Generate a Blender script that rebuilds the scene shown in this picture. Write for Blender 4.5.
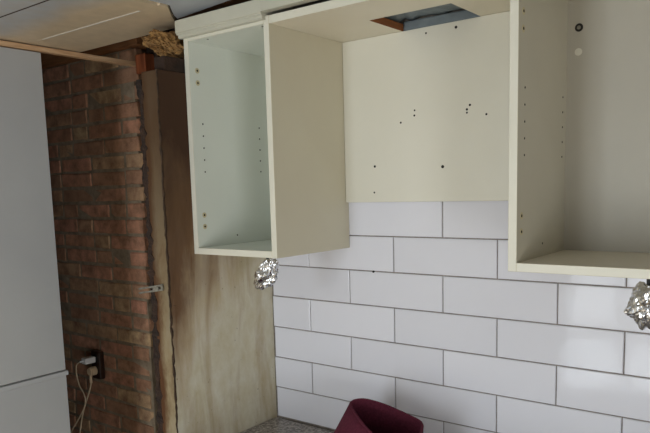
import bpy, bmesh, math, random
from mathutils import Vector, Matrix, noise

for o in list(bpy.data.objects):
    bpy.data.objects.remove(o)
scene = bpy.context.scene
COL = scene.collection

# ------------------------------------------------------------------ camera
# world: X to the right along the tiled wall, Y into it (tile face at y = 0), Z up,
# z = 0 is the second tile joint; the floor is at -1.50
FLOOR = -1.50
CEIL = 0.609
F_PX, YAW, PITCH, ROLL = 665.585, 0.66057, 0.12829, -0.02818
fw = Vector((-math.sin(YAW)*math.cos(PITCH), math.cos(YAW)*math.cos(PITCH), -math.sin(PITCH)))
rt = fw.cross(Vector((0, 0, 1))).normalized()
up = rt.cross(fw)
c_, s_ = math.cos(ROLL), math.sin(ROLL)
rt, up = c_*rt + s_*up, -s_*rt + c_*up
cam_d = bpy.data.cameras.new('camera')
cam_d.sensor_fit = 'HORIZONTAL'
cam_d.sensor_width = 36.0
cam_d.lens = F_PX/650*36.0
cam_d.shift_x = 3.9148/650
cam_d.shift_y = 57.304/650
cam_d.clip_start = 0.02
cam = bpy.data.objects.new('camera', cam_d)
COL.objects.link(cam)
m = Matrix((rt, up, -fw)).transposed().to_4x4()
m.translation = Vector((1.26768, -1.57106, 0.13887))
cam.matrix_world = m
scene.camera = cam

# ------------------------------------------------------------------ world and light
world = bpy.data.worlds.new('daylight')
scene.world = world
world.use_nodes = True
wb = world.node_tree.nodes['Background']
wb.inputs['Color'].default_value = (0.80, 0.90, 1.0, 1)
wb.inputs['Strength'].default_value = 1.2

WIN = (-0.26, 0.56, -1.40, 0.48)          # opening in the wall behind the camera: x0, x1, z0, z1
WALL_F = -3.20


def window_light(name, loc, rot, sx, sy, power, col):
    l = bpy.data.lights.new(name, 'AREA')
    l.shape = 'RECTANGLE'
    l.size, l.size_y = sx, sy
    l.energy = power
    l.color = col
    o = bpy.data.objects.new(name, l)
    COL.objects.link(o)
    o.location = loc
    o.rotation_euler = rot
    return o


window_light('window_daylight', ((WIN[0]+WIN[1])/2, WALL_F-0.13, (WIN[2]+WIN[3])/2),
             (math.radians(90), 0, 0), WIN[1]-WIN[0], WIN[3]-WIN[2], 42, (0.88, 0.945, 1.0))

WIN2 = (-2.85, -1.85, -1.40, -0.02)       # opening in the right wall: y0, y1, z0, z1
ROOM_R = 2.90
window_light('side_window_daylight', (ROOM_R+0.13, (WIN2[0]+WIN2[1])/2, (WIN2[2]+WIN2[3])/2),
             (0, math.radians(90), 0), WIN2[3]-WIN2[2], WIN2[1]-WIN2[0], 40, (0.95, 0.98, 1.0))

vs = scene.view_settings
vs.view_transform = 'Standard'
vs.look = 'None'
vs.exposure = 0.0
vs.gamma = 1.0
vs.use_curve_mapping = False


# ------------------------------------------------------------------ materials
def lin(r, g, b):
    f = lambda c: (c/255/12.92) if c/255 <= 0.04045 else ((c/255+0.055)/1.055)**2.4
    return (f(r), f(g), f(b), 1)


class NT:
    def __init__(s, name, rough=0.6, metal=0.0, spec=0.5):
        s.m = bpy.data.materials.new(name)
        s.m.use_nodes = True
        s.t = s.m.node_tree
        s.b = s.t.nodes['Principled BSDF']
        s.b.inputs['Roughness'].default_value = rough
        s.b.inputs['Metallic'].default_value = metal
        s.b.inputs['Specular IOR Level'].default_value = spec

    def n(s, kind, **kw):
        nd = s.t.nodes.new('ShaderNode'+kind)
        for k, v in kw.items():
            setattr(nd, k, v)
        return nd

    def l(s, a, b):
        s.t.links.new(a, b)

    def coord(s, scale=(1, 1, 1), loc=(0, 0, 0), world=False):
        if world:
            src = s.n('NewGeometry').outputs['Position']
        else:
            src = s.n('TexCoord').outputs['Object']
        mp = s.n('Mapping')
        mp.inputs['Scale'].default_value = scale
        mp.inputs['Location'].default_value = loc
        s.l(src, mp.inputs['Vector'])
        return mp.outputs['Vector']

    def noise(s, vec, scale, detail=4, rough=0.55, dist=0.0):
        nd = s.n('TexNoise')
        nd.inputs['Scale'].default_value = scale
        nd.inputs['Detail'].default_value = detail
        nd.inputs['Roughness'].default_value = rough
        nd.inputs['Distortion'].default_value = dist
        s.l(vec, nd.inputs['Vector'])
        return nd.outputs['Fac']

    def ramp(s, fac, stops):
        nd = s.n('ValToRGB')
        el = nd.color_ramp.elements
        while len(el) < len(stops):
            el.new(0.5)
        for e, (p, c) in zip(el, stops):
            e.position = p
            e.color = c if not isinstance(c, (int, float)) else (c, c, c, 1)
        s.l(fac, nd.inputs['Fac'])
        return nd.outputs['Color']

    def mix(s, fac, a, b, mode='MIX'):
        nd = s.n('Mix', data_type='RGBA', blend_type=mode)
        for idx, v in ((0, fac), (6, a), (7, b)):
            if hasattr(v, 'is_linked'):
                s.l(v, nd.inputs[idx])
            elif idx == 0:
                nd.inputs[0].default_value = v
            else:
                nd.inputs[idx].default_value = v
        return nd.outputs[2]

    def math(s, op, a, b=0.0):
        nd = s.n('Math', operation=op)
        for i, v in enumerate((a, b)):
            if hasattr(v, 'is_linked'):
                s.l(v, nd.inputs[i])
            else:
                nd.inputs[i].default_value = v
        return nd.outputs[0]

    def color(s, v):
        if hasattr(v, 'is_linked'):
            s.l(v, s.b.inputs['Base Color'])
        else:
            s.b.inputs['Base Color'].default_value = v

    def bump(s, h, strength=0.2, dist=0.01):
        nd = s.n('Bump')
        nd.inputs['Strength'].default_value = strength
        nd.inputs['Distance'].default_value = dist
        s.l(h, nd.inputs['Height'])
        s.l(nd.outputs['Normal'], s.b.inputs['Normal'])


def simple(name, c1, c2=None, scale=30, rough=0.6, metal=0.0, bump=0.0, spec=0.5, stretch=(1, 1, 1), bdist=0.004):
    t = NT(name, rough, metal, spec)
    v = t.coord(stretch)
    f = t.noise(v, scale)
    c2 = c2 or tuple(min(1, x*0.92) for x in c1[:3])+(1,)
    t.color(t.ramp(f, [(0.3, c2), (0.7, c1)]))
    if bump:
        t.bump(f, bump, bdist)
    return t.m


def mat_tile():
    t = NT('glazed_white_tile', 0.08, 0, 0.22)
    oi = t.n('ObjectInfo').outputs['Random']
    t.color(t.ramp(oi, [(0, lin(214, 214, 221)), (1, lin(223, 223, 230))]))
    v = t.coord((1, 1, 1), world=True)
    t.bump(t.noise(v, 9, 2), 0.10, 0.01)
    return t.m


def mat_brick():
    t = NT('old_red_brown_brick', 0.9, 0, 0.2)
    oi = t.n('ObjectInfo').outputs['Random']
    base = t.ramp(oi, [(0, lin(166, 130, 104)), (0.2, lin(192, 142, 112)), (0.42, lin(204, 146, 120)),
                       (0.62, lin(186, 152, 118)), (0.82, lin(206, 176, 136)), (1.0, lin(178, 124, 100))])
    v = t.coord((1, 1, 1), world=True)
    blot = t.ramp(t.noise(v, 16, 6, 0.65), [(0.34, 0), (0.62, 1)])
    c = t.mix(blot, lin(136, 102, 80), base)
    fine = t.noise(v, 130, 5, 0.7)
    c = t.mix(t.ramp(fine, [(0.62, 0), (0.78, 0.35)]), c, lin(226, 204, 176))
    t.color(c)
    t.bump(t.noise(v, 90, 6, 0.7), 0.5, 0.006)
    return t.m


def mat_stain():
    """stained plaster on the partition: cream, brown runs, and a brown tide of stain and painted shade at the top"""
    t = NT('stained_shaded_plaster', 0.75, 0, 0.3)
    geo = t.n('NewGeometry').outputs['Position']
    sep = t.n('SeparateXYZ')
    t.l(geo, sep.inputs[0])
    z = sep.outputs['Z']
    y = sep.outputs['Y']
    vbl = t.coord((1, 1, 0.7), world=True)
    vst = t.coord((1, 1, 0.15), world=True)
    big = t.noise(vbl, 5.5, 5, 0.6)
    runs = t.noise(vst, 12, 6, 0.62, 0.5)
    mid = t.noise(vbl, 22, 5, 0.65)
    base = t.mix(t.ramp(mid, [(0.3, 0), (0.75, 1)]), lin(196, 186, 156), lin(214, 210, 194))
    runmask = t.ramp(runs, [(0.44, 0), (0.72, 0.75)])
    c = t.mix(runmask, base, lin(150, 122, 82))
    # brown stain with upper shade painted in: height pushed about by noise and runs
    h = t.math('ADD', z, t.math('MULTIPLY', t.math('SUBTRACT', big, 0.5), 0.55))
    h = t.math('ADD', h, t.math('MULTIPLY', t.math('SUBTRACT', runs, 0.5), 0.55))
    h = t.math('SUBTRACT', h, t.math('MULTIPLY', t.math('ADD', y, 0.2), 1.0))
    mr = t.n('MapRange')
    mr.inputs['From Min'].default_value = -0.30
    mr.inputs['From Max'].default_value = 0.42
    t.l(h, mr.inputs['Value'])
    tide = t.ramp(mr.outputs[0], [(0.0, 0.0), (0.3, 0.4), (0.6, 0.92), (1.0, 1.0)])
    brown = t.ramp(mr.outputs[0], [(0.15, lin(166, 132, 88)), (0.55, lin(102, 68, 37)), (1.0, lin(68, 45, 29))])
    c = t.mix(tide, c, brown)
    spots = t.noise(t.coord((1, 1, 1), world=True), 75, 3, 0.6)
    c = t.mix(t.ramp(spots, [(0.70, 0), (0.76, 0.8)]), c, lin(70, 48, 30))
    t.color(c)
    t.bump(mid, 0.25, 0.006)
    return t.m


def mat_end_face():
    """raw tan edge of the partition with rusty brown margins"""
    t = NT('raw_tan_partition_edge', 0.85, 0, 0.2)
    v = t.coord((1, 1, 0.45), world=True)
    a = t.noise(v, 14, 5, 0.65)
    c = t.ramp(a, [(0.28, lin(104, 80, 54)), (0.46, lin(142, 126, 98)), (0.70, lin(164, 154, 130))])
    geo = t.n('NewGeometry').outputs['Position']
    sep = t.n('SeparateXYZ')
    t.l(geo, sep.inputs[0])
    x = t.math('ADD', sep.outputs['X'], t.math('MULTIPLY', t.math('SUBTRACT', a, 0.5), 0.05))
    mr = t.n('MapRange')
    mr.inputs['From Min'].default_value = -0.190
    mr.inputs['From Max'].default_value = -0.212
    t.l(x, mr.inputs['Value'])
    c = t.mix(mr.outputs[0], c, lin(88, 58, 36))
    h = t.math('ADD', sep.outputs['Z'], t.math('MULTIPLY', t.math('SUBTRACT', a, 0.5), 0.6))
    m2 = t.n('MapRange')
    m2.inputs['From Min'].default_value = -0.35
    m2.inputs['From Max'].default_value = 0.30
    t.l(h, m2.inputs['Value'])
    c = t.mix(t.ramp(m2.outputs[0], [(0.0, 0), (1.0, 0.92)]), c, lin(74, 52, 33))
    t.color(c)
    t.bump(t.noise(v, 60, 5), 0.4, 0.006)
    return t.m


def mat_granite():
    t = NT('speckled_grey_worktop', 0.35, 0, 0.5)
    v = t.coord((1, 1, 1), world=True)
    a = t.noise(v, 105, 3, 0.7)
    c = t.ramp(a, [(0.32, lin(52, 48, 46)), (0.45, lin(118, 110, 104)), (0.55, lin(150, 142, 134)), (0.68, lin(205, 198, 188))])
    t.color(c)
    return t.m


def mat_wood(name, a, b, axis=0, rough=0.8, bump=0.3):
    t = NT(name, rough, 0, 0.25)
    sc = [14, 14, 14]
    sc[axis] = 1.1
    v = t.coord(tuple(sc), world=True)
    f = t.noise(v, 4, 5, 0.6, 0.6)
    t.color(t.ramp(f, [(0.3, a), (0.7, b)]))
    t.bump(f, bump, 0.004)
    return t.m


def mat_ceiling_old():
    """old ceiling boards: bluish white, turning beige in a broad patch beside the hole"""
    t = NT('beige_white_ceiling_board', 0.42, 0, 0.4)
    geo = t.n('NewGeometry').outputs['Position']
    sep = t.n('SeparateXYZ')
    t.l(geo, sep.inputs[0])
    v = t.coord((1, 1, 1), world=True)
    big = t.noise(v, 4, 4)
    h = t.math('ADD', sep.outputs['Y'], t.math('MULTIPLY', t.math('SUBTRACT', big, 0.5), 0.18))
    mr = t.n('MapRange')
    mr.inputs['From Min'].default_value = -0.60
    mr.inputs['From Max'].default_value = -0.50
    t.l(h, mr.inputs['Value'])
    c = t.mix(mr.outputs[0], lin(180, 182, 184), lin(214, 194, 164))
    t.color(t.mix(t.ramp(t.noise(v, 30, 5), [(0.35, 0), (0.8, 0.4)]), c, lin(176, 158, 130)))
    return t.m


M = {}
M['tile'] = mat_tile()
M['grout'] = simple('grey_brown_grout', lin(150, 142, 134), lin(112, 104, 98), 60, 0.9)
M['brick'] = mat_brick()
M['mortar'] = simple('dark_old_mortar', lin(158, 142, 120), lin(116, 100, 80), 28, 0.95, bump=0.5, bdist=0.01)
M['dirt'] = simple('dark_crumbled_backing', lin(58, 38, 26), lin(26, 17, 12), 22, 0.95, bump=0.6, bdist=0.02)
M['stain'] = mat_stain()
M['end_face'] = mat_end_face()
M['crust'] = simple('dark_plaster_crust', lin(58, 37, 24), lin(22, 14, 10), 35, 0.95, bump=0.8, bdist=0.02)
M['crack'] = simple('dark_brown_crack', lin(74, 54, 36), lin(40, 28, 18), 40, 0.95)
M['cream'] = simple('cream_laminate', lin(208, 201, 178), lin(204, 196, 173), 6, 0.42)
M['cream_lit'] = simple('bounce_lit_cream_laminate', lin(224, 216, 196), lin(220, 211, 190), 6, 0.42)  # cream laminate made paler, bounce light put into its colour
M['edge'] = simple('cream_edge_band', lin(217, 214, 199), lin(213, 210, 194), 8, 0.40)
M['cornice'] = simple('shaded_cream_cornice', lin(192, 190, 174), lin(186, 184, 168), 8, 0.45)  # edge-band cream with shade near the ceiling put into the colour
M['white'] = simple('white_melamine', lin(224, 227, 217), lin(220, 223, 213), 6, 0.40)
M['greige'] = simple('greyish_cream_melamine', lin(196, 190, 172), lin(191, 185, 167), 6, 0.40)
M['greige_back'] = simple('greige_hardboard', lin(178, 173, 160), lin(173, 168, 155), 6, 0.5)
M['board'] = simple('off_white_back_board', lin(221, 218, 204), lin(217, 214, 199), 5, 0.38)
M['pale'] = simple('pale_grey_laminate', lin(188, 189, 188), lin(182, 183, 183), 4, 0.45)
M['trimgrey'] = simple('light_grey_profile', lin(190, 191, 191), lin(182, 183, 184), 10, 0.4)
M['ceil_old'] = mat_ceiling_old()
M['ceil'] = simple('bluish_white_ceiling', lin(186, 190, 194), lin(178, 182, 187), 5, 0.45)
M['filler'] = simple('white_joint_filler', lin(232, 228, 218), lin(220, 214, 200), 30, 0.6)
M['granite'] = mat_granite()
M['rawwood'] = mat_wood('raw_pine_batten', lin(176, 130, 92), lin(222, 188, 148), 1)
M['redwood'] = mat_wood('red_brown_timber', lin(96, 48, 26), lin(152, 84, 50), 2)
M['beam'] = mat_wood('dark_brown_timber', lin(62, 38, 23), lin(112, 72, 44), 0)
M['plate'] = mat_wood('brown_sawn_timber', lin(116, 76, 48), lin(164, 114, 74), 0)
M['chip'] = mat_wood('brown_chipboard_edge', lin(112, 66, 36), lin(164, 104, 62), 1)
M['hole'] = simple('dark_hole', lin(38, 34, 30), lin(26, 23, 20), 40, 0.9)
M['oldmark'] = simple('yellowed_glue_mark', lin(206, 196, 160), lin(190, 178, 140), 40, 0.6)
M['plastic_w'] = simple('white_plastic', lin(226, 226, 224), lin(218, 218, 216), 10, 0.35)
M['plastic_b'] = simple('beige_plastic', lin(214, 190, 158), lin(200, 174, 140), 10, 0.4)
M['cable'] = simple('ivory_cable', lin(214, 196, 166), lin(204, 184, 152), 20, 0.45)
M['brownpl'] = simple('dark_brown_bakelite', lin(52, 34, 26), lin(40, 26, 20), 20, 0.3)
M['black'] = simple('black_rubber', lin(30, 28, 27), lin(20, 19, 18), 20, 0.6)
M['steel'] = simple('galvanised_steel', lin(170, 168, 158), lin(116, 112, 102), 60, 0.4, 0.8)
M['foil'] = simple('aluminium_foil', lin(235, 236, 238), lin(205, 206, 208), 50, 0.20, 1.0)
M['wool'] = simple('tan_mineral_wool', lin(178, 138, 84), lin(104, 72, 38), 45, 0.95, bump=1.0, bdist=0.02)
M['sheet'] = simple('grey_plastic_sheet', lin(128, 138, 142), lin(104, 113, 118), 14, 0.4)
M['burgundy'] = simple('burgundy_felt', lin(98, 42, 58), lin(80, 32, 46), 160, 0.95, bump=0.5, spec=0.15, bdist=0.003)
M['plaster'] = simple('warm_white_wall_plaster', lin(232, 224, 206), lin(226, 217, 198), 12, 0.85)
M['tanwall'] = simple('tan_wall_paint', lin(150, 134, 110), lin(142, 126, 102), 9, 0.85)
M['floor'] = simple('grey_floor_vinyl', lin(206, 186, 156), lin(188, 166, 136), 7, 0.6)


# ------------------------------------------------------------------ object helpers
WL = {}                                     # world location of every object made here


def place(o, parent, wl):
    wl = Vector(wl)
    WL[o.name] = wl
    COL.objects.link(o)
    if parent is not None:
        o.parent = parent
        o.location = wl - WL[parent.name]
    else:
        o.location = wl
    return o


def tag(o, label=None, cat=None, group=None, kind=None):
    if label:
        o['label'] = label
    if cat:
        o['category'] = cat
    if group:
        o['group'] = group
    if kind:
        o['kind'] = kind
    return o


def thing(name, loc, label, cat, group=None):
    o = bpy.data.objects.new(name, None)
    o.empty_display_size = 0.05
    place(o, None, loc)
    return tag(o, label, cat, group)


def obj(name, verts, faces, mat, parent=None, smooth=False, origin=None, mats=None, fmi=None):
    """one mesh object from world-space verts, origin at its own centre"""
    vs_ = [Vector(v) for v in verts]
    if origin is None:
        lo = Vector([min(v[i] for v in vs_) for i in range(3)])
        hi = Vector([max(v[i] for v in vs_) for i in range(3)])
        origin = (lo+hi)/2
    origin = Vector(origin)
    me = bpy.data.meshes.new(name)
    me.from_pydata([v-origin for v in vs_], [], faces)
    for mm in (mats or [mat]):
        me.materials.append(mm)
    if fmi:
        for p, i in zip(me.polygons, fmi):
            p.material_index = i
    if smooth:
        for p in me.polygons:
            p.use_smooth = True
    me.update()
    o = bpy.data.objects.new(name, me)
    return place(o, parent, origin)


BF = [(0, 2, 3, 1), (4, 5, 7, 6), (0, 1, 5, 4), (2, 6, 7, 3), (0, 4, 6, 2), (1, 3, 7, 5)]
FKEY = ['-z', '+z', '-y', '+y', '-x', '+x']


def bv(x0, x1, y0, y1, z0, z1):
    return [(x, y, z) for z in (z0, z1) for y in (y0, y1) for x in (x0, x1)]


def box(name, x0, x1, y0, y1, z0, z1, mat, parent=None, bevel=0.0, face=None, seg=1):
    """box with optional bevel; face = {'+x': material} gives single faces another surface"""
    bm = bmesh.new()
    c = Vector(((x0+x1)/2, (y0+y1)/2, (z0+z1)/2))
    vv = [bm.verts.new(Vector(p)-c) for p in bv(x0, x1, y0, y1, z0, z1)]
    mats = [mat]
    for k, f in zip(FKEY, BF):
        fc = bm.faces.new([vv[i] for i in f])
        if face and k in face:
            if face[k] not in mats:
                mats.append(face[k])
            fc.material_index = mats.index(face[k])
    if bevel:
        bmesh.ops.bevel(bm, geom=list(bm.edges), offset=bevel, segments=seg, affect='EDGES', profile=0.5, material=0)
    bmesh.ops.recalc_face_normals(bm, faces=list(bm.faces))
    me = bpy.data.meshes.new(name)
    bm.to_mesh(me)
    bm.free()
    for mm in mats:
        me.materials.append(mm)
    o = bpy.data.objects.new(name, me)
    return place(o, parent, c)


def copy_at(src, parent, wl):
    o = src.copy()
    return place(o, parent, wl)


def disc_geo(c, axis, r, h, n=10):
    """short closed cylinder as (verts, faces); axis is the outward direction"""
    a = Vector(axis).normalized()
    t1 = a.orthogonal().normalized()
    t2 = a.cross(t1)
    c = Vector(c)
    v = []
    for k in (0, h):
        for i in range(n):
            an = 2*math.pi*i/n
            v.append(c + a*k + (t1*math.cos(an)+t2*math.sin(an))*r)
    f = [(i, (i+1) % n, n+(i+1) % n, n+i) for i in range(n)]
    f.append(tuple(range(n))[::-1])
    f.append(tuple(range(n, 2*n)))
    return v, f


def merged(name, geos, mat, parent=None, smooth=False):
    V, Fc = [], []
    for v, f in geos:
        k = len(V)
        V += list(v)
        Fc += [tuple(i+k for i in q) for q in f]
    return obj(name, V, Fc, mat, parent, smooth)


def tube_geo(pts, r, n=8, sub=6):
    """round cable through points (Catmull-Rom)"""
    P = [Vector(p) for p in pts]
    Q = []
    for i in range(len(P)-1):
        p0 = P[max(i-1, 0)]
        p1, p2 = P[i], P[i+1]
        p3 = P[min(i+2, len(P)-1)]
        for k in range(sub):
            t = k/sub
            Q.append(0.5*((2*p1)+(-p0+p2)*t+(2*p0-5*p1+4*p2-p3)*t*t+(-p0+3*p1-3*p2+p3)*t**3))
    Q.append(P[-1])
    V, Fc = [], []
    ref = Vector((0.3, 1, 0.1)).normalized()
    for i, q in enumerate(Q):
        d = (Q[min(i+1, len(Q)-1)]-Q[max(i-1, 0)]).normalized()
        a = d.cross(ref)
        if a.length < 1e-3:
            a = d.orthogonal()
        a.normalize()
        b = d.cross(a)
        for k in range(n):
            an = 2*math.pi*k/n
            V.append(q+(a*math.cos(an)+b*math.sin(an))*r)
    for i in range(len(Q)-1):
        for k in range(n):
            k2 = (k+1) % n
            Fc.append((i*n+k, i*n+k2, (i+1)*n+k2, (i+1)*n+k))
    Fc.append(tuple(range(n))[::-1])
    Fc.append(tuple(range((len(Q)-1)*n, len(Q)*n)))
    return V, Fc


def prism(name, prof, x0, x1, mat, parent=None, face=None):
    """extrude a (y, z) profile along X"""
    n = len(prof)
    V = [(x0, y, z) for y, z in prof]+[(x1, y, z) for y, z in prof]
    Fc = [(i, (i+1) % n, n+(i+1) % n, n+i) for i in range(n)]
    Fc += [tuple(range(n))[::-1], tuple(range(n, 2*n))]
    o = obj(name, V, Fc, mat, parent)
    bm = bmesh.new()
    bm.from_mesh(o.data)
    bmesh.ops.recalc_face_normals(bm, faces=list(bm.faces))
    bm.to_mesh(o.data)
    bm.free()
    return o


def slab_poly(name, poly, z0, z1, mat, parent=None, kind=None):
    """extrude an (x, y) polygon in Z"""
    n = len(poly)
    V = [(x, y, z0) for x, y in poly]+[(x, y, z1) for x, y in poly]
    Fc = [(i, (i+1) % n, n+(i+1) % n, n+i) for i in range(n)]
    Fc += [tuple(range(n))[::-1], tuple(range(n, 2*n))]
    o = obj(name, V, Fc, mat, parent)
    bm = bmesh.new()
    bm.from_mesh(o.data)
    bmesh.ops.recalc_face_normals(bm, faces=list(bm.faces))
    bm.to_mesh(o.data)
    bm.free()
    if kind:
        o['kind'] = kind
    return o


# ------------------------------------------------------------------ the room
TOP = 0.92
tag(box('floor', -1.75, ROOM_R+0.1, WALL_F-0.1, 0.25, FLOOR-0.10, FLOOR, M['floor']),
    'grey vinyl kitchen floor', None, None, 'structure')
X0, X1, Z0, Z1 = WIN
front = tag(box('wall_front', -1.75, X0, WALL_F-0.1, WALL_F, FLOOR, TOP, M['plaster']),
            'white plastered wall behind the camera', None, None, 'structure')
box('wall_section', X1, ROOM_R+0.1, WALL_F-0.1, WALL_F, FLOOR, TOP, M['plaster'], front)
box('wall_section', X0, X1, WALL_F-0.1, WALL_F, FLOOR, Z0, M['plaster'], front)
box('wall_section', X0, X1, WALL_F-0.1, WALL_F, Z1, TOP, M['plaster'], front)
win = tag(box('window_1', X0, X0+0.05, WALL_F-0.08, WALL_F-0.02, Z0, Z1, M['plastic_w'], None, 0.004),
          'white glazed garden door with eight panes behind the camera', None, None, 'structure')
box('window_frame', X1-0.05, X1, WALL_F-0.08, WALL_F-0.02, Z0, Z1, M['plastic_w'], win, 0.004)
box('window_frame', X0+0.05, X1-0.05, WALL_F-0.08, WALL_F-0.02, Z0, Z0+0.05, M['plastic_w'], win, 0.004)
box('window_frame', X0+0.05, X1-0.05, WALL_F-0.08, WALL_F-0.02, Z1-0.05, Z1, M['plastic_w'], win, 0.004)
for zz in (-0.92, -0.44, 0.04):
    box('glazing_bar', X0+0.05, X1-0.05, WALL_F-0.075, WALL_F-0.025, zz-0.03, zz+0.03, M['plastic_w'], win, 0.004)
xm = (X0+X1)/2
for za, zb_ in ((Z0+0.05, -0.95), (-0.89, -0.47), (-0.41, 0.01), (0.07, Z1-0.05)):
    box('glazing_bar', xm-0.025, xm+0.025, WALL_F-0.075, WALL_F-0.025, za, zb_, M['plastic_w'], win, 0.004)
Y0, Y1, V0, V1 = WIN2
wr = tag(box('wall_right', ROOM_R, ROOM_R+0.1, Y1, 0.25, FLOOR, TOP, M['tanwall']),
         'tan painted wall at the far right of the kitchen', None, None, 'structure')
box('wall_section', ROOM_R, ROOM_R+0.1, WALL_F, Y0, FLOOR, TOP, M['tanwall'], wr)
box('wall_section', ROOM_R, ROOM_R+0.1, Y0, Y1, FLOOR, V0, M['tanwall'], wr)
box('wall_section', ROOM_R, ROOM_R+0.1, Y0, Y1, V1, TOP, M['tanwall'], wr)
w2 = tag(box('window_2', ROOM_R+0.02, ROOM_R+0.08, Y0, Y0+0.05, V0, V1, M['plastic_w'], None, 0.004),
         'white framed window in the right kitchen wall', None, None, 'structure')
box('window_frame', ROOM_R+0.02, ROOM_R+0.08, Y1-0.05, Y1, V0, V1, M['plastic_w'], w2, 0.004)
box('window_frame', ROOM_R+0.02, ROOM_R+0.08, Y0+0.05, Y1-0.05, V0, V0+0.05, M['plastic_w'], w2, 0.004)
box('window_frame', ROOM_R+0.02, ROOM_R+0.08, Y0+0.05, Y1-0.05, V1-0.05, V1, M['plastic_w'], w2, 0.004)
tag(box('wall_left', -0.90, -0.80, WALL_F, -1.02, FLOOR, TOP, M['plaster']),
    'white plastered wall beyond the tall cupboard', None, None, 'structure')
tag(box('wall_outer', -1.85, -1.75, WALL_F-0.1, 0.25, FLOOR, TOP, M['mortar']),
    'rough outer wall at the end of the niche', None, None, 'structure')

# ---- tiled wall: grout bed, each tile proud of it
TW, TH, J = 0.3017, 0.1000, 0.0030
wall = tag(box('wall_back', -0.21, ROOM_R, 0.004, 0.20, FLOOR, TOP, M['grout']),
           'kitchen wall of white glazed tiles in half bond', None, None, 'structure')


def tile_mesh(w, name='tile'):
    bm = bmesh.new()
    h = TH-J
    x, z = w/2, h/2
    b = 0.0016
    y0, y1 = 0.004, -0.004             # centred on y = 0.004, face 8 mm proud of the back
    vv = [bm.verts.new(p) for p in ((-x, y0, -z), (x, y0, -z), (x, y0, z), (-x, y0, z),
                                    (-x, y1+b, -z), (x, y1+b, -z), (x, y1+b, z), (-x, y1+b, z),
                                    (-x+b, y1, -z+b), (x-b, y1, -z+b), (x-b, y1, z-b), (-x+b, y1, z-b))]
    for i in range(4):
        j = (i+1) % 4
        bm.faces.new((vv[i], vv[j], vv[4+j], vv[4+i]))
        bm.faces.new((vv[4+i], vv[4+j], vv[8+j], vv[8+i]))
    bm.faces.new(vv[8:12])
    bmesh.ops.recalc_face_normals(bm, faces=list(bm.faces))
    me = bpy.data.meshes.new(name)
    bm.to_mesh(me)
    bm.free()
    me.materials.append(M['tile'])
    return me


XC = -0.152                               # inner corner with the stained partition
full_tile = tile_mesh(TW-J)
rt_ = random.Random(4)
for row in range(1, -6, -1):              # row 1 is just under the off-white board, row -5 stands on the worktop
    zc = (row-0.5)*TH if row > -5 else (row-0.5)*TH
    zc = (row - 0.5)*TH
    off = 0.5 if row % 2 else 0.0         # joints at u = n + off
    u = -2
    while (u+off)*TW < 2.35:
        a, b_ = (u+off)*TW+J/2, (u+1+off)*TW-J/2
        u += 1
        if b_ < XC+0.01:
            continue
        cut = a < XC
        a = max(a, XC)
        me = tile_mesh(b_-a) if cut else full_tile
        o = bpy.data.objects.new('tile', me)
        place(o, wall, ((a+b_)/2, 0.004+rt_.uniform(-0.0003, 0.0003), zc))
        o.rotation_euler = (rt_.uniform(-1, 1)*0.0016, 0, rt_.uniform(-1, 1)*0.0012)

merged('drill_mark', [disc_geo((0.235, 0.0035, -0.1010), (0, -1, 0), 0.0034, 0.0045, 9)], M['hole'], wall)

# ---- stained partition between the tiled wall and the niche
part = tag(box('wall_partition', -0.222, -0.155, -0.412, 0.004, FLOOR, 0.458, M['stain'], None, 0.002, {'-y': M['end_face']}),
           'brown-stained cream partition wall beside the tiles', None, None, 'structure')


def ragged(name, x, y, z0, z1, w, d, mat, parent, seed, step=0.02, amp=0.006):
    """broken crust running up an arris: a jagged upright strip"""
    r = random.Random(seed)
    n = int((z1-z0)/step)
    V, Fc = [], []
    for i in range(n+1):
        z = z0+(z1-z0)*i/n
        a = w/2+r.uniform(-amp, amp)
        b = w/2+r.uniform(-amp, amp)
        dd = d/2+r.uniform(0, amp*0.7)
        V += [(x-a, y-dd, z), (x+b, y-dd, z), (x+b, y+d/2, z), (x-a, y+d/2, z)]
        if i:
            k = (i-1)*4
            for q in range(4):
                q2 = (q+1) % 4
                Fc.append((k+q, k+q2, k+4+q2, k+4+q))
    Fc += [(3, 2, 1, 0), (n*4, n*4+1, n*4+2, n*4+3)]
    return obj(name, V, Fc, mat, parent)


box('top_rail', -0.200, -0.157, -0.385, 0.004, 0.458, 0.496, M['dirt'], part, 0.002)
ragged('corner_crack', -0.1555, -0.4120, FLOOR, 0.457, 0.004, 0.004, M['crack'], part, 3, 0.012, 0.0026)
ragged('broken_plaster_edge', -0.228, -0.395, FLOOR, 0.440, 0.022, 0.030, M['crust'], part, 7, 0.013, 0.007)

# ---- brick wall of the niche
niche = tag(box('wall_niche', -1.75, -0.21, 0.0755, 0.20, FLOOR, TOP, M['dirt']),
            'dark crumbled backing at the end of the brick wall', None, None, 'structure')
bwall = tag(box('wall_brick', -1.75, -0.80, 0.0045, 0.075, FLOOR, 0.663, M['mortar']),
            'old red-brown brick wall at the back of the niche', None, None, 'structure')
CO = 0.0622


def brick_mesh(w, seed):
    r = random.Random(seed)
    bm = bmesh.new()
    h, d = CO-0.0105, 0.03
    bmesh.ops.create_cube(bm, size=1, matrix=Matrix.Diagonal((w, d, h, 1)))
    bmesh.ops.bevel(bm, geom=list(bm.edges), offset=0.0035, segments=1, affect='EDGES')
    for v in bm.verts:
        v.co += Vector((r.uniform(-1, 1)*0.0022, r.uniform(-1, 1)*0.0012, r.uniform(-1, 1)*0.0016))
    bmesh.ops.recalc_face_normals(bm, faces=list(bm.faces))
    me = bpy.data.meshes.new('brick')
    bm.to_mesh(me)
    bm.free()
    me.materials.append(M['brick'])
    return me


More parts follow.
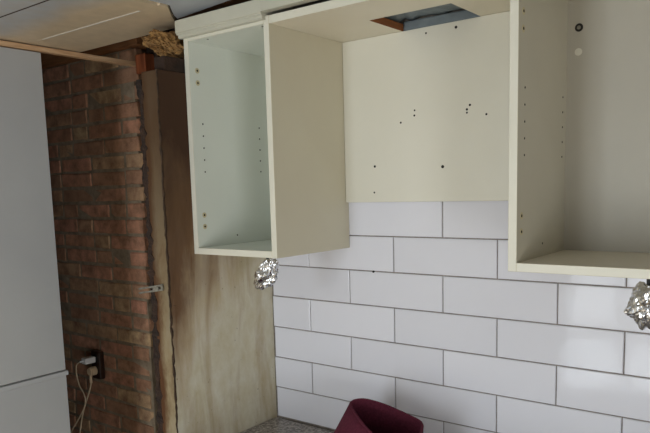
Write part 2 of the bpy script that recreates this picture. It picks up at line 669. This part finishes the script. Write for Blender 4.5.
stretch = [brick_mesh(0.207, 10+i) for i in range(4)]
header = [brick_mesh(0.098, 20+i) for i in range(4)]
rb = random.Random(11)
zt = 0.228+7*CO
k = 0
z = zt
while z-CO > FLOOR:
    zc = z-CO/2
    k += 1
    z -= CO
    end = -0.778-0.028*(0.5-zc)/1.2 + rb.uniform(-0.013, 0.010)
    x = end
    kind = k % 2
    i = 0
    while x > -1.74:
        is_h = (i == 0 and kind) or rb.random() < 0.30
        w = 0.098 if is_h else 0.207
        o = bpy.data.objects.new('brick', rb.choice(header if is_h else stretch))
        place(o, bwall, (x-w/2, 0.0165+rb.uniform(-0.003, 0.003), zc+rb.uniform(-0.0015, 0.0015)))
        o.rotation_euler = (rb.uniform(-1, 1)*0.02, rb.uniform(-1, 1)*0.008, rb.uniform(-1, 1)*0.012)
        x -= w+0.0115
        i += 1

# ---- ceiling: boards below an open timber void
roof = tag(box('ceiling', -1.85, ROOM_R+0.1, WALL_F-0.1, 0.25, TOP, TOP+0.05, M['beam']),
           'dark boarded roof void above the ceiling boards', None, None, 'structure')
slab_poly('ceiling_board', [(-0.775, -0.4213), (-0.775, -0.238), (-0.262, -0.238), (-0.187, -0.325), (-0.118, -0.396), (-0.118, -0.4213)],
          CEIL, CEIL+0.012, M['ceil_old'], roof)
ys = [-0.4215, -0.632, -0.855, -1.08, -1.30, -1.525, -1.75, -1.975, -2.20, -2.425, -2.65, -2.875, WALL_F]
for a, b_ in zip(ys[:-1], ys[1:]):
    box('ceiling_board', -0.80 if a < -0.5 else -0.775, -0.128, b_+0.0025, a - (0.003 if a == -0.632 else 0), CEIL, CEIL+0.012, M['ceil_old'], roof)
box('joint_gap', -0.80, -0.128, -0.6345, -0.6295, CEIL-0.0003, CEIL+0.006, M['crack'], roof)
box('joint_filler', -0.67, -0.20, -0.4235, -0.4185, CEIL-0.0008, CEIL+0.008, M['filler'], roof)
slab_poly('ceiling_board', [(-0.124, -0.86), (-0.114, -0.394), (-0.182, -0.322), (-0.205, -0.290), (0.046, -0.322), (0.5, -0.36), (ROOM_R, -0.40), (ROOM_R, -0.86)],
          CEIL+0.004, CEIL+0.016, M['ceil'], roof)
yb = -0.863
while yb > WALL_F:
    box('ceiling_board', -0.124, ROOM_R, max(yb-0.45, WALL_F), yb, CEIL+0.004, CEIL+0.016, M['ceil'], roof, 0.001)
    yb -= 0.4535

# timber in the void
tag(box('ceiling_joist', -0.32, ROOM_R, -0.29, -0.245, 0.622, 0.70, M['beam'], None, 0.002),
    'brown joist above the cornice at the ceiling gap', 'joist')
tag(box('wall_plate', -1.75, -0.74, -0.020, 0.075, 0.664, 0.76, M['plate'], None, 0.003),
    'dark brown timber plate on top of the brick wall', 'beam')
tag(box('timber_post', -0.715, -0.655, 0.0, 0.055, FLOOR, TOP, M['dirt'], None, 0.003),
    'dark upright post at the end of the bricks', 'post')
tag(box('wood_block', -0.722, -0.668, -0.045, -0.002, 0.556, 0.622, M['redwood'], None, 0.003),
    'red-brown wood block at the end of the pine batten', 'block')
tag(box('ceiling_batten', -0.772, -0.748, -1.0, -0.012, 0.5905, 0.6055, M['rawwood'], None, 0.001),
    'thin raw pine batten under the edge of the ceiling boards', 'batten')

# ------------------------------------------------------------------ tall cupboard on the left
tc = thing('tall_cupboard', (-0.91, -0.69, FLOOR), 'tall pale grey two-door cupboard in front of the brick niche', 'cupboard')
SEAM = -0.4495
box('body', -1.060, -0.776, -0.998, -0.384, FLOOR+0.08, 0.586, M['pale'], tc, 0.001)
box('plinth', -1.060, -0.82, -0.998, -0.384, FLOOR, FLOOR+0.08, M['pale'], tc, 0.001)
box('upper_door', -0.775, -0.754, -0.998, -0.381, SEAM+0.0075, 0.588, M['pale'], tc, 0.0015)
box('lower_door', -0.775, -0.754, -0.998, -0.381, FLOOR+0.085, SEAM-0.0120, M['pale'], tc, 0.0015)
pv = [(-0.776, SEAM-0.0118), (-0.7522, SEAM-0.0118), (-0.7522, SEAM+0.0015), (-0.757, SEAM+0.0035), (-0.776, SEAM+0.0035)]
n = len(pv)
obj('grip_strip', [(x, -0.998, z) for x, z in pv]+[(x, -0.374, z) for x, z in pv],
    [tuple(range(n)), tuple(range(n, 2*n))[::-1]]+[(i, n+i, n+(i+1) % n, (i+1) % n) for i in range(n)], M['trimgrey'], tc)

# ------------------------------------------------------------------ wall cabinets
T = 0.0175


def pin_holes(parent, pts, axis, r=0.0024, name='pin_holes', mat='hole'):
    return tag(merged(name, [disc_geo(p, axis, r, 0.0006, 8) for p in pts], M[mat], parent), None, None, None, 'stuff')


def wall_cabinet(loc, x0, x1, d, zb, zt, label, hinge_y, col_y, inside):
    t = thing('wall_cabinet', loc, label, 'cabinet')
    ys0 = -d
    inner, outer, edge = M[inside], M['cream'], M['edge']
    ls = box('side_panel', x0, x0+T, ys0, -0.001, zb, zt+T, outer, t, 0.0006, {'+x': inner, '-y': edge})
    rs = box('side_panel', x1-T, x1, ys0, -0.001, zb, zt+T, outer, t, 0.0006, {'-x': inner, '-y': edge})
    bt = box('bottom_panel', x0+T, x1-T, ys0, -0.001, zb, zb+T, outer, t, 0.0006, {'+z': M['cream_lit'] if inside == 'greige' else inner, '-y': edge})  # same laminate as the sides, top face painted paler for bounce light
    tp = box('top_panel', x0+T, x1-T, ys0, -0.001, zt, zt+T, outer, t, 0.0006, {'-z': inner, '-y': edge})
    bk = box('back_panel', x0+T, x1-T, -0.010, -0.0012, zb+T, zt, M['greige_back'] if inside == 'greige' else inner, t)
    xi = x0+T
    for zz in (0.465, 0.4325, 0.0725, 0.0405):
        h = merged('hinge_mark', [disc_geo((xi, hinge_y, zz), (1, 0, 0), 0.0075, 0.0004, 14)], M['oldmark'], ls)
        merged('screw_hole', [disc_geo((xi+0.0003, hinge_y, zz), (1, 0, 0), 0.0030, 0.0006, 10)], M['hole'], ls)
    zs = [0.323-0.0327*i for i in range(5)]
    pin_holes(ls, [(xi, col_y[0], z_) for z_ in zs]+[(xi, col_y[1], z_+0.001) for z_ in zs]+[(xi, col_y[2], 0.0075)], (1, 0, 0))
    xr = x1-T
    pin_holes(rs, [(xr, col_y[0], z_) for z_ in zs]+[(xr, col_y[1], z_+0.001) for z_ in zs], (-1, 0, 0))
    return t, ls, bk, tp


cabL, lsL, bkL, tpL = wall_cabinet((0.0013, -0.16, -0.035), -0.153, 0.1556, 0.3185, -0.0348, 0.538,
                                   'narrow cream wall cabinet without door beside the stained partition',
                                   -0.2905, (-0.2795, -0.0515, -0.164), 'white')
pin_holes(tpL, [(-0.078, -0.300, 0.538), (0.119, -0.300, 0.538)], (0, 0, -1), 0.0028)
cabR, lsR, bkR, tpR = wall_cabinet((1.052, -0.15, -0.037), 0.7519, 1.352, 0.2975, -0.0372, 0.534,
                                   'wide doorless wall cabinet at the right with black cable hole in its back',
                                   -0.273, (-0.2615, -0.034, -0.151), 'greige')
g = merged('cable_grommet', [disc_geo((0.7945, -0.0100, 0.4735), (0, -1, 0), 0.0088, 0.0016, 18)], M['black'], bkR)
g2 = merged('grommet_centre', [disc_geo((0.7945, -0.0114, 0.4735), (0, -1, 0), 0.0042, 0.0009, 14)], M['steel'], bkR)
merged('cover_cap', [disc_geo((0.7942, -0.0100, 0.4215), (0, -1, 0), 0.0080, 0.0014, 18)], M['edge'], bkR)

# ---- board over the cooker-hood gap and the shelf that bridges the two cabinets
BX0, BX1 = 0.1566, 0.7509
bb = tag(box('back_board', BX0, BX1, -0.0165, -0.0045, 0.0955, 0.5355, M['board'], None, 0.0008),
         'off-white board with screw holes on the wall between the cabinets', 'board')
hp = [(0.257, 0.193, .0035), (0.463, 0.184, .0042), (0.254, 0.122, .0026), (0.341, 0.304, .0028), (0.382, 0.319, .0028),
      (0.383, 0.332, .0024), (0.538, 0.331, .0030), (0.530, 0.321, .0030), (0.530, 0.313, .0024), (0.581, 0.305, .0028),
      (0.418, 0.520, .0026), (0.501, 0.521, .0036)]
for x, z_, r in hp:
    merged('screw_hole', [disc_geo((x, -0.0164, z_), (0, -1, 0), r, 0.0007, 10)], M['hole'], bb)

HX0, HX1, HY0, HY1 = 0.348, 0.565, -0.171, -0.0168
ZU, ZV = 0.536, 0.5545
br = thing('bridging_panel', (0.453, -0.16, ZU), 'cream panel with square cut-out bridging the two wall cabinets', 'panel')


def holed_panel():
    xs = [BX0, HX0, HX1, BX1]
    ys_ = [-0.3185, HY0, HY1, -0.002]
    V, idx = [], {}
    for zi, z_ in enumerate((ZU, ZV)):
        for j in range(4):
            for i in range(4):
                idx[i, j, zi] = len(V)
                V.append((xs[i], ys_[j], z_))
    Fc, mi = [], []
    for i in range(3):
        for j in range(3):
            if i == 1 and j >= 1:
                continue
            Fc.append((idx[i, j, 0], idx[i, j+1, 0], idx[i+1, j+1, 0], idx[i+1, j, 0])); mi.append(0)
            Fc.append((idx[i, j, 1], idx[i+1, j, 1], idx[i+1, j+1, 1], idx[i, j+1, 1])); mi.append(0)
    for i in range(3):
        Fc.append((idx[i, 0, 0], idx[i+1, 0, 0], idx[i+1, 0, 1], idx[i, 0, 1])); mi.append(1)
        if i != 1:
            Fc.append((idx[i, 3, 0], idx[i, 3, 1], idx[i+1, 3, 1], idx[i+1, 3, 0])); mi.append(0)
        Fc.append((idx[0, i, 0], idx[0, i, 1], idx[0, i+1, 1], idx[0, i+1, 0])); mi.append(0)
        Fc.append((idx[3, i, 0], idx[3, i+1, 0], idx[3, i+1, 1], idx[3, i, 1])); mi.append(0)
    for a, b in (((1, 1), (2, 1)), ((2, 1), (2, 2)), ((2, 2), (2, 3)), ((1, 3), (1, 2)), ((1, 2), (1, 1))):
        Fc.append((idx[a[0], a[1], 0], idx[a[0], a[1], 1], idx[b[0], b[1], 1], idx[b[0], b[1], 0])); mi.append(2)
    return obj('panel', V, Fc, None, br, mats=[M['cream_lit'], M['edge'], M['chip']], fmi=mi)


holed_panel()


def crumple(x, y, s, seed):
    return noise.noise(Vector((x*s+seed, y*s, seed*0.7)))


def sheet():
    """loose grey sheet lying over the cut-out and turning down at the wall"""
    nx, ny = 40, 26
    x0, x1, y0, y1 = 0.330, 0.585, -0.20, -0.0045
    V, Fc = [], []
    for j in range(ny+1):
        for i in range(nx+1):
            x = x0+(x1-x0)*i/nx
            y = y0+(y1-y0)*j/ny
            f = 0.004+0.008*abs(crumple(x, y, 13, 3.1))+0.004*abs(crumple(x, y, 38, 8.2))
            f += 0.007*math.exp(-((x-0.455-0.9*(y+0.07))/0.004)**2)
            f += 0.006*math.exp(-((x-0.400+0.5*(y+0.1))/0.010)**2)
            V.append((x, y, ZV+0.0015+f))
    for j in range(ny):
        for i in range(nx):
            a = j*(nx+1)+i
            Fc.append((a, a+1, a+nx+2, a+nx+1))
    k0 = len(V)
    for j in range(7):
        for i in range(31):
            x = 0.3495+0.214*i/30
            V.append((x, -0.0125+0.002*crumple(x, j*0.01, 30, 2.2), 0.5362+j*0.0038))
    for j in range(6):
        for i in range(30):
            a = k0+j*31+i
            Fc.append((a, a+31, a+32, a+1))
    o = obj('plastic_sheet', V, Fc, M['sheet'], None, True)
    md = o.modifiers.new('thickness', 'SOLIDIFY')
    md.thickness = 0.001
    md.offset = 1
    return tag(o, 'crumpled dark grey sheet seen through the square cut-out', 'sheet')


sheet()

# ---- cornice
cn = thing('cornice', (0.0, -0.33, 0.549), 'cream stepped cornice over the narrow wall cabinet', 'cornice')
prism('moulding', [(-0.334, 0.5555), (-0.334, 0.5585), (-0.337, 0.5605), (-0.337, 0.5915), (-0.3345, 0.5935), (-0.20, 0.5935), (-0.20, 0.5555)],
      -0.1625, 0.1465, M['cornice'], cn)
prism('fillet', [(-0.3285, 0.5460), (-0.3315, 0.5485), (-0.3315, 0.5556), (-0.3186, 0.5556), (-0.3186, 0.5460)], -0.1585, 0.1465, M['cornice'], cn)
cr = tag(prism('cornice', [(-0.337, 0.5625), (-0.337, 0.5915), (-0.3345, 0.5935), (-0.315, 0.5935), (-0.315, 0.5625)],
               0.1468, 1.50, M['cornice']), 'cream cornice board above the bridging panel, dark gap below it', 'cornice')

# ------------------------------------------------------------------ worktop
tag(box('worktop', -0.153, 2.35, -0.62, -0.0045, -0.642, -0.602, M['granite'], None, 0.003, seg=2),
    'speckled grey granite-look worktop below the tiles', 'worktop')


# ------------------------------------------------------------------ foil wraps under the cabinets
def foil(c, rx, ry, rz, lean, seed, label):
    bm = bmesh.new()
    bmesh.ops.create_icosphere(bm, subdivisions=5, radius=1.0)
    for v in bm.verts:
        p = v.co.copy()
        d, pts = noise.voronoi(p*2.3+Vector((seed, seed*2, 0)))
        d2, pts2 = noise.voronoi(p*5.5+Vector((seed*3, 1, seed)))
        f = 0.84+0.24*(d[1]-d[0])+0.10*(d2[1]-d2[0])+0.34*noise.noise(p*1.5+Vector((seed, 3, 1)))
        f += 0.05*abs(noise.noise(p*9.0+Vector((3, seed, 1))))
        q = p*f
        top = max(0.0, q.z)
        q.x *= 1-0.25*top
        q.y *= 1-0.25*top
        v.co = Vector((q.x*rx+lean*q.z*rz, q.y*ry, q.z*rz))
    me = bpy.data.meshes.new('foil_wrap')
    bm.to_mesh(me)
    bm.free()
    me.materials.append(M['foil'])
    return me


def foil_thing(c, rx, ry, rz, lean, seed, label, ztop):
    t = thing('foil_wrap', (c[0], c[1], c[2]-rz), label, 'foil', 'foil-wrapped wire ends')
    me = foil(c, rx, ry, rz, lean, seed, label)
    o = bpy.data.objects.new('foil', me)
    place(o, t, c)
    o.data.update()
    merged('cable', [tube_geo([(c[0]+lean*rz*0.5-0.008, c[1], c[2]+rz*0.3), (c[0]+lean*rz*0.8-0.010, c[1], c[2]+rz*0.9), (c[0]+lean*rz-0.010, c[1], ztop)], 0.004)], M['black'], t, True)
    return t


foil_thing((0.074, -0.270, -0.0850), 0.034, 0.034, 0.046, 0.38, 1.7, 'crumpled foil wrapped round a wire end under the narrow cabinet', -0.0345)
foil_thing((1.006, -0.245, -0.0870), 0.042, 0.038, 0.048, 0.12, 8.9, 'crumpled foil wrapped round a wire end under the wide right cabinet', -0.0370)

# ------------------------------------------------------------------ burgundy fabric basket on the worktop
def loop_cr(P, n):
    P = [Vector(p) for p in P]
    m_ = len(P)
    out = []
    for k_ in range(n):
        t = k_/n*m_
        i = int(t)
        f = t-i
        p0, p1, p2, p3 = P[(i-1) % m_], P[i % m_], P[(i+1) % m_], P[(i+2) % m_]
        out.append(0.5*((2*p1)+(-p0+p2)*f+(2*p0-5*p1+4*p2-p3)*f*f+(-p0+3*p1-3*p2+p3)*f**3))
    return out


RIM = [(0.2876, -0.200, -0.4240), (0.2901, -0.185, -0.4185), (0.3061, -0.165, -0.4185), (0.3301, -0.150, -0.4244), (0.3572, -0.140, -0.4321),
       (0.3852, -0.132, -0.4416), (0.4163, -0.130, -0.4495), (0.4628, -0.140, -0.4579), (0.4850, -0.180, -0.4650), (0.5026, -0.250, -0.4750),
       (0.4721, -0.295, -0.4731), (0.4072, -0.285, -0.4509), (0.3520, -0.255, -0.4356), (0.3146, -0.225, -0.4280)]
N = 60
rim = loop_cr(RIM, N)
BASE = [(0.190, -0.215), (0.196, -0.180), (0.222, -0.150), (0.265, -0.128), (0.310, -0.118), (0.350, -0.112), (0.395, -0.112), (0.450, -0.128),
        (0.472, -0.180), (0.468, -0.262), (0.430, -0.315), (0.350, -0.330), (0.270, -0.310), (0.215, -0.262)]
base = loop_cr([(x, y, -0.601) for x, y in BASE], N)
V, Fc = [], []
L = 9
for i in range(L):
    t = i/(L-1)
    for a, b in zip(base, rim):
        p = a.lerp(b, t)
        V.append(p + Vector((0, 0, 0)))
for i in range(L-1):
    for k in range(N):
        k2 = (k+1) % N
        Fc.append((i*N+k, i*N+k2, (i+1)*N+k2, (i+1)*N+k))
bk_t = thing('fabric_basket', (0.36, -0.21, -0.602), 'burgundy felt basket with open mouth standing on the worktop', 'basket')
sd = obj('side', V, Fc, M['burgundy'], bk_t, True)
bm = bmesh.new(); bm.from_mesh(sd.data)
bmesh.ops.recalc_face_normals(bm, faces=list(bm.faces)); bm.to_mesh(sd.data); bm.free()
md = sd.modifiers.new('thickness', 'SOLIDIFY')
md.thickness = 0.006
md.offset = 0
Vb = [p+Vector((0, 0, 0.001)) for p in base]+[p+Vector((0, 0, 0.004)) for p in base]
obj('bottom', Vb, [tuple(range(N))[::-1], tuple(range(N, 2*N))]+[(k, (k+1) % N, N+(k+1) % N, N+k) for k in range(N)], M['burgundy'], bk_t)
bm = bmesh.new(); bm.free()
merged('rim', [tube_geo(rim+[rim[0]], 0.0036, 8, 1)], M['burgundy'], bk_t, True)

# ------------------------------------------------------------------ socket with charger, plug and cables
so = thing('wall_socket', (-1.128, -0.002, -0.565), 'dark brown double socket on the brick wall', 'socket')
box('back_plate', -1.158, -1.100, -0.028, -0.001, -0.622, -0.505, M['brownpl'], so, 0.006, seg=2)
for zz in (-0.536, -0.585):
    merged('outlet', [disc_geo((-1.129, -0.0275, zz), (0, -1, 0), 0.021, 0.002, 20)], M['black'], so)

ch = thing('phone_charger', (-1.135, -0.06, -0.555), 'white plug-in charger in the upper outlet of the brown socket', 'charger')
box('body', -1.150, -1.118, -0.078, -0.030, -0.549, -0.524, M['plastic_w'], ch, 0.004, seg=2)
merged('connector', [tube_geo([(-1.136, -0.074, -0.5365), (-1.138, -0.084, -0.5367), (-1.140, -0.090, -0.5375)], 0.0042)], M['plastic_w'], ch, True)
merged('cable', [tube_geo([(-1.140, -0.088, -0.5375), (-1.165, -0.090, -0.552), (-1.178, -0.086, -0.580), (-1.185, -0.08, -0.610), (-1.172, -0.08, -0.645), (-1.146, -0.08, -0.672),
                           (-1.137, -0.08, -0.700), (-1.152, -0.08, -0.736), (-1.203, -0.08, -0.798), (-1.265, -0.08, -0.867), (-1.300, -0.08, -0.95), (-1.32, -0.085, -1.20), (-1.32, -0.09, -1.496)], 0.0026)], M['cable'], ch, True)

pl = thing('power_plug', (-1.135, -0.05, -0.60), 'beige round plug in the lower outlet of the brown socket', 'plug')
merged('head', [disc_geo((-1.131, -0.0295, -0.585), (0, -1, 0), 0.0185, 0.022, 18), disc_geo((-1.131, -0.0515, -0.585), (0, -1, 0), 0.0150, 0.006, 18)], M['plastic_b'], pl)
merged('strain_relief', [tube_geo([(-1.132, -0.050, -0.592), (-1.128, -0.054, -0.612), (-1.125, -0.055, -0.632)], 0.0062)], M['plastic_b'], pl, True)
merged('cable', [tube_geo([(-1.125, -0.055, -0.628), (-1.135, -0.055, -0.655), (-1.155, -0.055, -0.690), (-1.202, -0.055, -0.774), (-1.237, -0.055, -0.869),
                           (-1.250, -0.06, -0.96), (-1.26, -0.07, -1.20), (-1.26, -0.08, -1.496)], 0.0032)], M['cable'], pl, True)

# ------------------------------------------------------------------ steel wall tie on the end of the partition
wt = thing('wall_tie', (-0.215, -0.42, -0.128), 'slotted steel wall tie on the end of the stained partition', 'bracket')


def bar(name, x0, x1, zc0, zc1, h, y0, y1, mat, parent):
    V = [(x0, y0, zc0-h/2), (x1, y0, zc1-h/2), (x1, y0, zc1+h/2), (x0, y0, zc0+h/2),
         (x0, y1, zc0-h/2), (x1, y1, zc1-h/2), (x1, y1, zc1+h/2), (x0, y1, zc0+h/2)]
    return obj(name, V, [(0, 1, 2, 3), (7, 6, 5, 4), (0, 4, 5, 1), (1, 5, 6, 2), (2, 6, 7, 3), (3, 7, 4, 0)], mat, parent)


bar('tie_arm', -0.284, -0.178, -0.1300, -0.1125, 0.005, -0.4175, -0.4130, M['steel'], wt)
bar('tie_arm', -0.284, -0.178, -0.1420, -0.1245, 0.005, -0.4175, -0.4130, M['steel'], wt)
bar('tie_end', -0.184, -0.177, -0.1190, -0.1180, 0.017, -0.4180, -0.4130, M['steel'], wt)
bar('tie_bridge', -0.221, -0.205, -0.1260, -0.1230, 0.010, -0.4170, -0.4130, M['steel'], wt)
merged('screw_head', [disc_geo((-0.200, -0.4135, -0.1225), (0, -1, 0), 0.0065, 0.0055, 12)], M['steel'], wt)

# ------------------------------------------------------------------ mineral wool hanging out above the partition
def wool():
    bm = bmesh.new()
    bmesh.ops.create_icosphere(bm, subdivisions=5, radius=1.0)
    for v in bm.verts:
        p = v.co.copy()
        f = 0.80+0.35*noise.noise(p*1.7+Vector((4, 1, 0)))+0.22*noise.noise(p*4.5)+0.14*noise.noise(p*11)
        # torn lower fringe
        if p.z < 0:
            f += 0.22*noise.noise(Vector((p.x*7, p.y*7, 3)))*(-p.z)
        v.co = Vector((p.x*0.085*f, p.y*0.070*f, p.z*0.040*f - 0.030*p.x))
    me = bpy.data.meshes.new('insulation_wool')
    bm.to_mesh(me)
    bm.free()
    me.materials.append(M['wool'])
    o = bpy.data.objects.new('insulation_wool', me)
    place(o, None, (-0.250, -0.285, 0.548))
    return tag(o, 'torn tan mineral wool lying on top of the stained partition', 'insulation')


wool()
